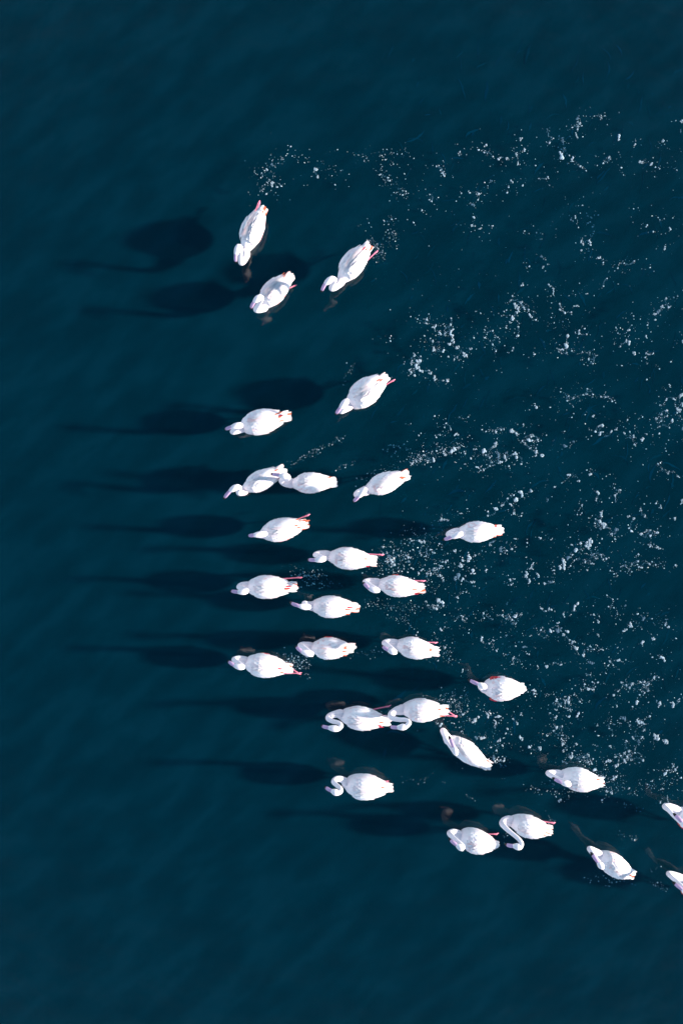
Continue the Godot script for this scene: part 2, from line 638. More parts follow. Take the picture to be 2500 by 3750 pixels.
func flock() -> Array:
	return [
		{"label": "flamingo at the very top of the flock, heading down with neck looped to its left", "f": [894, 915], "t": [967, 756], "w": 71, "n": [[900, 934, 0.12], [891, 957, 0.16], [882, 961, 0.2], [880, 938, 0.3], [882, 911, 0.42], [875, 901, 0.46]], "h": [864, 933, 0.45], "b": [863, 962, 0.37], "legs": [[932, 781, 946, 744], [940, 776, 948, 748]], "red": [0.9, 0.4], "coral": 1.0, "lift": 1.05, "crease": 3.0},
		{"label": "flamingo below the topmost one, with a neck shadow band across its back", "f": [955, 1120], "t": [1072, 1002], "w": 72, "n": [[966, 1125, 0.12], [951, 1133, 0.15], [938, 1132, 0.2], [951, 1109, 0.33], [959, 1093, 0.43], [952, 1087, 0.47]], "h": [931, 1106, 0.45], "b": [917, 1131, 0.37], "legs": [[1050, 1061, 1076, 1047, -0.012]], "red": [0.5, 0.1], "coral": 0.6, "spread": 1.3, "crease": 2.8},
		{"label": "flamingo with pink leg out, right of the upper pair, neck hooked down to the left", "f": [1245, 1024], "t": [1356, 892], "w": 78, "n": [[1246, 1032, 0.12], [1229, 1050, 0.15], [1214, 1056, 0.19], [1217, 1040, 0.3], [1226, 1025, 0.42], [1217, 1019, 0.46]], "h": [1190, 1041, 0.45], "b": [1176, 1068, 0.37], "legs": [[1336, 962, 1374, 925]], "coral": 0.5, "crease": 2.8},
		{"label": "plump flamingo with crimson tail base, alone above right of the orange tailed one", "blunt": 0.8, "f": [1280, 1480], "t": [1421, 1374], "w": 93, "n": [[1278, 1487, 0.12], [1261, 1500, 0.15], [1248, 1505, 0.19], [1260, 1488, 0.3], [1270, 1473, 0.42], [1269, 1467, 0.46]], "h": [1246, 1494, 0.45], "b": [1228, 1518, 0.38], "legs": [[1395, 1420, 1435, 1395]], "coral": 0.9, "red": [0.0, 0.3], "crease": 2.8},
		{"label": "flamingo with bright orange tail feathers on both sides, mauve bill to the left", "blunt": 1.0, "f": [887, 1561], "t": [1065, 1519], "w": 90, "n": [[888, 1569, 0.13], [867, 1578, 0.16], [852, 1581, 0.2], [862, 1571, 0.32], [880, 1562, 0.43], [882, 1556, 0.46]], "h": [848, 1564, 0.46], "b": [823, 1573, 0.39], "coral": 1.6, "spread": 1.5},
		{"label": "flamingo with ragged raised tail, its back shaded by the bird behind it", "f": [893, 1791], "t": [1043, 1716], "w": 74, "n": [[892, 1798, 0.13], [878, 1803, 0.17], [873, 1798, 0.27], [878, 1786, 0.4], [870, 1782, 0.46]], "h": [843, 1798, 0.45], "b": [818, 1827, 0.37], "coral": 0.7, "fan": 3.0, "spread": 1.9},
		{"label": "flamingo whose bill overlaps the ragged tail of the bird in front", "f": [1068, 1771], "t": [1233, 1764], "w": 77, "n": [[1063, 1769, 0.12], [1044, 1769, 0.15], [1031, 1760, 0.2], [1040, 1754, 0.31], [1055, 1752, 0.42], [1055, 1745, 0.46]], "h": [1024, 1741, 0.46], "b": [992, 1736, 0.4], "coral": 0.4, "spread": 1.6},
		{"label": "pinkish flamingo right of the overlapping pair, with ragged wing edge and coral spot", "f": [1341, 1794], "t": [1498, 1735], "w": 77, "n": [[1336, 1798, 0.12], [1315, 1803, 0.15], [1304, 1811, 0.2], [1315, 1809, 0.3], [1332, 1798, 0.41], [1337, 1791, 0.45]], "h": [1312, 1819, 0.44], "b": [1293, 1838, 0.37], "coral": 0.5, "fan": 2.0, "spread": 1.5},
		{"label": "flamingo with straight neck and long pink leg raised beside a red tail", "blunt": 1.0, "f": [961, 1955], "t": [1132, 1915], "w": 83, "n": [[963, 1957, 0.13], [949, 1958, 0.17], [944, 1958, 0.24], [956, 1957, 0.36], [972, 1955, 0.44]], "h": [929, 1960, 0.46], "b": [910, 1962, 0.4], "legs": [[1070, 1908, 1122, 1888, 0.05]], "coral": 1.3, "red": [0.4, 0.0], "spread": 1.2},
		{"label": "flamingo farthest right in the middle of the flock, two coral tufts at its tail", "f": [1675, 1952], "t": [1840, 1941], "w": 77, "n": [[1670, 1951, 0.12], [1653, 1952, 0.15], [1642, 1958, 0.2], [1660, 1959, 0.3], [1681, 1956, 0.41], [1688, 1954, 0.45]], "h": [1652, 1967, 0.44], "b": [1621, 1977, 0.37], "coral": 1.0, "spread": 1.4},
		{"label": "flamingo churning foam behind its straight pink leg, head beside the neck loop", "f": [1201, 2038], "t": [1382, 2055], "w": 81, "n": [[1196, 2033, 0.12], [1171, 2029, 0.15], [1155, 2032, 0.2], [1164, 2034, 0.3], [1179, 2041, 0.42], [1188, 2046, 0.46]], "h": [1154, 2051, 0.46], "b": [1126, 2050, 0.4], "legs": [[1331, 2028, 1393, 2031]], "coral": 0.5, "spread": 1.5},
		{"label": "flamingo in the left column with magenta leg and shaded upper back", "blunt": 1.0, "f": [908, 2150], "t": [1090, 2149], "w": 84, "n": [[910, 2145, 0.12], [888, 2143, 0.15], [876, 2150, 0.2], [886, 2153, 0.3], [899, 2159, 0.42], [904, 2165, 0.46]], "h": [872, 2168, 0.46], "b": [844, 2164, 0.4], "legs": [[1042, 2119, 1096, 2115, 0.01]], "coral": 1.0, "spread": 1.2},
		{"label": "flamingo with folded back neck and short pink leg, in front of the foam field", "f": [1383, 2140], "t": [1556, 2156], "w": 78, "n": [[1378, 2135, 0.12], [1352, 2129, 0.15], [1337, 2132, 0.19], [1348, 2139, 0.28], [1368, 2151, 0.39], [1383, 2162, 0.45]], "h": [1351, 2154, 0.45], "b": [1329, 2134, 0.4], "legs": [[1498, 2126, 1545, 2127]], "coral": 0.7, "fan": 1.6, "red": [0.0, 0.2]},
		{"label": "flamingo holding its bill forward on a short neck, between two columns of birds", "blunt": 0.6, "f": [1142, 2220], "t": [1314, 2225], "w": 80, "n": [[1141, 2219, 0.13], [1126, 2214, 0.17], [1114, 2210, 0.24], [1120, 2215, 0.34], [1131, 2223, 0.43]], "h": [1095, 2219, 0.46], "b": [1061, 2207, 0.4], "coral": 0.9, "red": [0.5, 0.0]},
		{"label": "flamingo with black tipped bill, a foot kicking up spray behind its pink tail", "blunt": 1.0, "f": [900, 2430], "t": [1072, 2449], "w": 84, "n": [[900, 2420, 0.12], [877, 2412, 0.15], [858, 2415, 0.2], [864, 2422, 0.28], [880, 2433, 0.38], [890, 2443, 0.45]], "h": [859, 2437, 0.45], "b": [834, 2420, 0.4], "legs": [[1073, 2452, 1089, 2463], [1062, 2465, 1090, 2465]], "coral": 0.5, "red": [0.0, 0.3]},
		{"label": "flamingo with folded neck and orange tail, its bill over the spray of the bird ahead", "f": [1138, 2374], "t": [1300, 2374], "w": 79, "n": [[1135, 2369, 0.12], [1113, 2363, 0.15], [1100, 2365, 0.19], [1112, 2371, 0.28], [1130, 2385, 0.39], [1142, 2396, 0.45]], "h": [1104, 2385, 0.45], "b": [1082, 2367, 0.4], "coral": 1.3, "red": [0.3, 0.3]},
		{"label": "flamingo with folded neck and pink leg, right of the orange tailed folded one", "f": [1448, 2362], "t": [1608, 2389], "w": 77, "n": [[1445, 2358, 0.12], [1423, 2352, 0.15], [1407, 2355, 0.19], [1417, 2361, 0.28], [1434, 2375, 0.39], [1446, 2388, 0.45]], "h": [1421, 2380, 0.45], "b": [1397, 2366, 0.4], "legs": [[1549, 2351, 1589, 2353]], "coral": 0.5},
		{"label": "flamingo with crimson wing shoulders and neck straight ahead", "blunt": 0.7, "f": [1773, 2521], "t": [1924, 2522], "w": 88, "n": [[1771, 2521, 0.14], [1761, 2517, 0.2], [1757, 2514, 0.27], [1765, 2516, 0.37], [1774, 2516, 0.43]], "h": [1750, 2505, 0.43], "b": [1713, 2489, 0.37], "coral": 0.0, "shoulder": [0.6, 1.0], "red": [0.3, 0.0], "fan": 1.8, "spread": 1.7},
		{"label": "flamingo with wide S shaped neck and raised leg, touching the bird behind it", "blunt": 0.7, "f": [1249, 2622], "t": [1430, 2643], "w": 82, "n": [[1247, 2614, 0.13], [1229, 2615, 0.16], [1207, 2622, 0.2], [1201, 2631, 0.25], [1217, 2641, 0.32], [1239, 2647, 0.41], [1249, 2658, 0.46], [1238, 2669, 0.48]], "h": [1203, 2665, 0.47], "b": [1176, 2658, 0.41], "legs": [[1354, 2600, 1418, 2587]], "coral": 0.8, "fan": 1.5},
		{"label": "flamingo with long crossing neck and two pink legs trailing in churned spray", "f": [1471, 2600], "t": [1641, 2601], "w": 83, "n": [[1468, 2600, 0.13], [1449, 2604, 0.16], [1431, 2616, 0.22], [1432, 2628, 0.28], [1459, 2635, 0.36], [1486, 2637, 0.43], [1498, 2647, 0.47], [1485, 2661, 0.48]], "h": [1455, 2664, 0.47], "b": [1425, 2662, 0.41], "legs": [[1611, 2619, 1660, 2622], [1640, 2605, 1662, 2620]], "coral": 0.6},
		{"label": "flamingo heading up left with its head laid back along its side", "f": [1642, 2706], "t": [1794, 2812], "w": 72, "n": [[1641, 2710, 0.12], [1632, 2694, 0.15], [1621, 2676, 0.19], [1625, 2691, 0.27], [1638, 2717, 0.35], [1656, 2743, 0.41], [1668, 2759, 0.44]], "h": [1661, 2736, 0.44], "b": [1643, 2697, 0.39], "coral": 0.4, "fan": 1.5, "spread": 1.5},
		{"label": "flamingo with open S shaped neck, alone at the lower left of the flock", "blunt": 1.0, "f": [1267, 2876], "t": [1438, 2887], "w": 89, "n": [[1267, 2865, 0.13], [1249, 2854, 0.16], [1231, 2853, 0.2], [1221, 2863, 0.26], [1232, 2875, 0.34], [1246, 2887, 0.42], [1247, 2898, 0.46], [1236, 2904, 0.48]], "h": [1214, 2896, 0.47], "b": [1189, 2882, 0.41], "coral": 0.3, "spread": 0.6},
		{"label": "flamingo with head tucked back, right of centre under the thickest foam", "f": [2051, 2844], "t": [2211, 2868], "w": 81, "n": [[2048, 2838, 0.12], [2025, 2832, 0.15], [2006, 2832, 0.19], [2022, 2843, 0.28], [2048, 2856, 0.36], [2074, 2866, 0.42], [2083, 2871, 0.44]], "h": [2055, 2865, 0.45], "b": [2022, 2850, 0.4], "coral": 0.4},
		{"label": "flamingo with folded neck and square cut tail, lower one of the close pair", "blunt": 0.7, "f": [1683, 3065], "t": [1823, 3098], "w": 84, "n": [[1677, 3056, 0.12], [1660, 3048, 0.15], [1645, 3052, 0.2], [1654, 3063, 0.28], [1673, 3080, 0.38], [1691, 3096, 0.44], [1692, 3107, 0.46]], "h": [1671, 3094, 0.45], "b": [1643, 3072, 0.4], "legs": [[1765, 3054, 1812, 3054]], "coral": 0.0, "fan": 1.5},
		{"label": "flamingo with long bent neck swung out to its left, upper one of the close pair", "f": [1866, 3010], "t": [2025, 3045], "w": 76, "n": [[1862, 3005, 0.13], [1846, 3007, 0.16], [1839, 3016, 0.21], [1846, 3028, 0.27], [1871, 3050, 0.36], [1895, 3070, 0.43], [1908, 3088, 0.47], [1903, 3102, 0.48]], "h": [1878, 3098, 0.47], "b": [1849, 3093, 0.41], "legs": [[1978, 3006, 2021, 3013]], "coral": 0.9, "spread": 1.5},
		{"label": "flamingo heading up left in clear water at the lower right", "f": [2190, 3136], "t": [2323, 3209], "w": 78, "n": [[2186, 3128, 0.12], [2171, 3116, 0.15], [2157, 3109, 0.19], [2165, 3122, 0.27], [2183, 3147, 0.36], [2198, 3166, 0.42], [2203, 3175, 0.44]], "h": [2188, 3157, 0.44], "b": [2162, 3123, 0.39], "coral": 0.4},
		{"label": "upper of two flamingos cut off by the right edge of the picture", "f": [2478, 2975], "t": [2618, 3056], "w": 80, "n": [[2472, 2966, 0.12], [2450, 2954, 0.15], [2432, 2954, 0.19], [2446, 2967, 0.27], [2468, 2990, 0.36], [2492, 3013, 0.42], [2502, 3024, 0.44]], "h": [2494, 3008, 0.45], "b": [2465, 2980, 0.4], "coral": 0.4, "red": [0.5, 0.0], "shoulder": [0.5, 0.0]},
		{"label": "lower of two flamingos cut off by the right edge of the picture", "f": [2492, 3225], "t": [2628, 3312], "w": 80, "n": [[2487, 3217, 0.12], [2466, 3205, 0.15], [2447, 3200, 0.19], [2456, 3211, 0.27], [2476, 3229, 0.35], [2497, 3248, 0.42], [2508, 3264, 0.44]], "h": [2495, 3256, 0.44], "b": [2462, 3231, 0.39], "coral": 0.4, "shoulder": [0.6, 0.0]},
	]


# ------------------------------------------------------------------ foam
func make_foam() -> void:
	var st := {"v": PackedVector3Array(), "i": PackedInt32Array(), "c": PackedColorArray(), "n": PackedVector3Array()}
	var rr := RandomNumberGenerator.new()
	rr.seed = 2024
	var clumps := []
	for w in foam_sheets():
		for q in w[3]:
			var rx: float = q[2] / w[2]
			var ry: float = (q[3] if q.size() > 3 else q[2]) / w[2]
			clumps.append([w[0] + q[0] / w[2], w[1] + q[1] / w[2], rx, ry])
	for c in clumps:
		var tone := rr.randf_range(0.75, 1.0)
		var thin := rr.randf() < 0.10
		var col := Color(0.37, 0.46, 0.54) * tone
		if thin:
			col = Color(0.07, 0.13, 0.19)
		var long := maxf(c[2], c[3])
		var short := minf(c[2], c[3])
		if long > 4.6:
			# a raft: small blobs of uneven size strung along a crooked line
			var n := int(clampf(long / short * 3.0 + long * 0.3, 4.0, 14.0))
			var along := Vector2(c[2] - short * 0.6, c[3] - short * 0.6) + Vector2(rr.randf_range(-1, 1), rr.randf_range(-1, 1)) * short * 0.5
			if rr.randf() < 0.5:
				along.x = -along.x
			var bow := rr.randf_range(-0.5, 0.5) * long
			for k in n:
				var u := (k + 0.5) / n * 2.0 - 1.0
				var p := Vector2(c[0], c[1]) + along * u + along.orthogonal().normalized() * bow * (u * u - 0.4) + Vector2(rr.randf_range(-1, 1), rr.randf_range(-1, 1)) * short * 0.55
				var w := short * rr.randf_range(0.22, 0.62)
				blob(st, p, w, w * rr.randf_range(0.6, 1.5), rr, col * rr.randf_range(0.8, 1.1), 9)
		else:
			blob(st, Vector2(c[0], c[1]), c[2] * rr.randf_range(0.6, 0.85), c[3] * rr.randf_range(0.6, 0.85), rr, col, 9)
		# specks shed by the clump
		var shed := rr.randi_range(3, 8)
		for k in shed:
			var a := rr.randf() * TAU
			var dist: float = long + 4.0 + 26.0 * -log(1.0 - rr.randf() * 0.95)
			var p := Vector2(c[0] + cos(a) * dist * 1.25, c[1] + sin(a) * dist * 0.8)
			speck(st, p, rr, 0.7, 2.2)
	# froth strung between neighbouring clumps
	for i in clumps.size():
		for j in range(i + 1, mini(i + 60, clumps.size())):
			var a := Vector2(clumps[i][0], clumps[i][1])
			var b := Vector2(clumps[j][0], clumps[j][1])
			var gap := a.distance_to(b)
			if gap > 42.0 or rr.randf() < 0.45:
				continue
			var bow := (b - a).orthogonal() * rr.randf_range(-0.3, 0.3)
			var fine := rr.randf() < 0.35
			for k in int(gap / (1.8 if fine else 3.6)) + 2:
				var u := rr.randf()
				var p := a.lerp(b, u) + bow * sin(PI * u) + Vector2(rr.randfn(), rr.randfn()) * 1.8
				if fine:
					blob(st, p, rr.randf_range(0.6, 1.5), rr.randf_range(0.6, 1.5), rr, Color(0.07, 0.16, 0.23), 5)
				else:
					speck(st, p, rr, 0.5, 1.7)
	# thin scatter through the whole wake
	for k in 500:
		var p := Vector2(rr.randf_range(1450, 2520), rr.randf_range(520, 2900))
		speck(st, p, rr, 0.6, 1.7)
	# dotted trails: [x0, y0, x1, y1, width, count]
	for l in [[950, 700, 1010, 640, 14, 40], [935, 640, 1060, 560, 22, 45], [1040, 560, 1280, 640, 26, 50], [1290, 575, 1500, 560, 26, 60], [1380, 620, 1480, 720, 30, 50], [1360, 880, 1400, 930, 16, 60], [1420, 800, 1440, 900, 26, 70], [1140, 1660, 1260, 1600, 12, 50], [1060, 1700, 1170, 1650, 14, 50], [1250, 1410, 1300, 1330, 12, 22], [1300, 1760, 1520, 1680, 22, 70], [1500, 1680, 1700, 1630, 22, 110], [1040, 2080, 1180, 2110, 20, 40], [1340, 2210, 1520, 2230, 24, 110], [1420, 2250, 1500, 2280, 22, 40], [1600, 2340, 1640, 2420, 40, 60], [1100, 2370, 1190, 2400, 8, 30], [1300, 2400, 1420, 2380, 20, 40], [1920, 2880, 2120, 2900, 26, 60], [2130, 2870, 2330, 2900, 30, 90], [2320, 2890, 2480, 2850, 24, 70], [2260, 3055, 2340, 3080, 12, 34], [2390, 3230, 2440, 3260, 14, 30], [1230, 1720, 1300, 1690, 10, 24], [1480, 1930, 1600, 2000, 30, 50], [2380, 3190, 2420, 3170, 8, 8], [1480, 2850, 1560, 2860, 18, 16], [1700, 2910, 1740, 2930, 8, 8]]:
		for k in l[5]:
			var u := rr.randf()
			var p: Vector2 = Vector2(lerpf(l[0], l[2], u), lerpf(l[1], l[3], u)) + Vector2(rr.randfn(), rr.randfn()) * float(l[4]) * 0.5
			speck(st, p, rr, 0.7, 2.2)
	# churned water: [x, y, spread x, spread y, count, largest]
	for s in [[1425, 2040, 30, 34, 240, 3.2], [1400, 2075, 34, 18, 120, 3.0], [1470, 2060, 40, 44, 150, 3.6], [1520, 2010, 50, 40, 130, 4.0], [1600, 2090, 70, 40, 170, 4.0], [1070, 2415, 34, 18, 200, 2.6], [1105, 2440, 16, 20, 130, 2.6], [1640, 2570, 44, 20, 210, 2.6], [1665, 2600, 26, 26, 150, 2.8], [1715, 2625, 40, 34, 90, 3.2], [1580, 2160, 18, 22, 90, 2.4], [1415, 2610, 16, 16, 60, 2.2], [2195, 2840, 22, 16, 90, 2.6], [2250, 2850, 20, 14, 50, 3.0], [2025, 3003, 10, 8, 26, 2.2], [1126, 1884, 6, 5, 14, 1.8], [1850, 3070, 5, 14, 14, 2.4], [1385, 945, 18, 30, 60, 1.8], [1810, 2785, 16, 12, 50, 3.0], [1945, 2530, 14, 14, 40, 2.6], [2060, 2560, 44, 22, 110, 2.6], [1250, 2360, 18, 10, 24, 2.0], [1610, 1640, 26, 12, 50, 2.6]]:
		var knots := []
		for k in 4 + int(s[4] / 9):
			knots.append(Vector2(s[0] + rr.randfn() * s[2], s[1] + rr.randfn() * s[3]))
		for k in int(s[4] * 0.62):
			var p := Vector2(s[0] + rr.randfn() * s[2], s[1] + rr.randfn() * s[3])
			if rr.randf() < 0.5:
				p = knots[rr.randi() % knots.size()] + Vector2(rr.randfn(), rr.randfn()) * 4.5
			speck(st, p, rr, 0.7, s[5])
	# foam already sunk under the surface: blue green dots
	for s in [[2285, 2945, 16, 4, 5], [2350, 2963, 18, 5, 4], [2240, 3232, 40, 12, 16], [2180, 3225, 22, 14, 8], [1580, 1930, 24, 12, 10], [1840, 2800, 10, 22, 10], [1140, 2110, 26, 12, 40], [1165, 2140, 26, 10, 30], [1860, 2320, 20, 60, 20], [2060, 520, 14, 30, 16], [2160, 830, 10, 40, 20], [1450, 1640, 40, 16, 20]]:
		for k in s[4]:
			var p := Vector2(s[0] + rr.randfn() * s[2], s[1] + rr.randfn() * s[3])
			blob(st, p, rr.randf_range(1.4, 4.2), rr.randf_range(1.4, 3.4), rr, Color(0.008, 0.06, 0.11), 7)
	var arr := []
	arr.resize(Mesh.ARRAY_MAX)
	arr[Mesh.ARRAY_VERTEX] = st.v
	arr[Mesh.ARRAY_NORMAL] = st.n
	arr[Mesh.ARRAY_COLOR] = st.c
	arr[Mesh.ARRAY_INDEX] = st.i
	var mesh := ArrayMesh.new()
	mesh.add_surface_from_arrays(Mesh.PRIMITIVE_TRIANGLES, arr)
	var o := part("foam", mesh, M.foam, self)
	o.set_meta("kind", "stuff")
	o.set_meta("label", "white foam flecks and bubbles drifting in the wake on the right")
	o.set_meta("category", "foam")

func speck(st: Dictionary, p: Vector2, rr: RandomNumberGenerator, lo: float, hi: float) -> void:
	var q := pow(rr.randf(), 2.2)
	var r := lerpf(lo, hi, q)
	var g := rr.randf_range(0.5, 1.0)
	var col := Color(0.38, 0.47, 0.55) * g
	if rr.randf() < 0.3:
		col = Color(0.035, 0.10, 0.15)
	elif rr.randf() < 0.06:
		col = Color(0.85, 0.87, 0.88)
	blob(st, p, r, r * rr.randf_range(0.7, 1.3), rr, col, 6)

# a low dome with an uneven outline, its rim just under the water
func blob(st: Dictionary, p: Vector2, rx: float, ry: float, rr: RandomNumberGenerator, col: Color, n: int) -> void:
	var c := at(p.x, p.y, 0.0)
	c.y = ripple(c.x, c.z).x
	var h := clampf(minf(rx, ry) * MU * 0.5, 0.0015, 0.007)
	var i0: int = st.v.size()
	st.v.append(c + Vector3(0, h, 0))
	st.n.append(Vector3.UP)
	st.c.append(col)
	var ph := rr.randf() * TAU
	var rad := PackedFloat32Array()
	for k in n:
		var a := TAU * k / n
		rad.append(1.0 + 0.24 * sin(2.0 * a + ph) + 0.16 * sin(3.0 * a + ph * 1.7) + rr.randf_range(-0.14, 0.14))
	for ring in 2:
		var t := 0.62 if ring == 0 else 1.0
		var y := h * 0.72 if ring == 0 else -0.002
		for k in n:
			var a := TAU * k / n
			var d := Vector3(cos(a) * rx * rad[k], 0, sin(a) * ry * rad[k]) * MU * t
			st.v.append(c + d + Vector3(0, y, 0))
			st.n.append((d.normalized() * (0.45 if ring == 0 else 1.0) + Vector3.UP).normalized())
			st.c.append(col)
	for k in n:
		var k2 := (k + 1) % n
		st.i.append_array([i0, i0 + 1 + k, i0 + 1 + k2])
		st.i.append_array([i0 + 1 + k, i0 + 1 + n + k, i0 + 1 + n + k2, i0 + 1 + k, i0 + 1 + n + k2, i0 + 1 + k2])


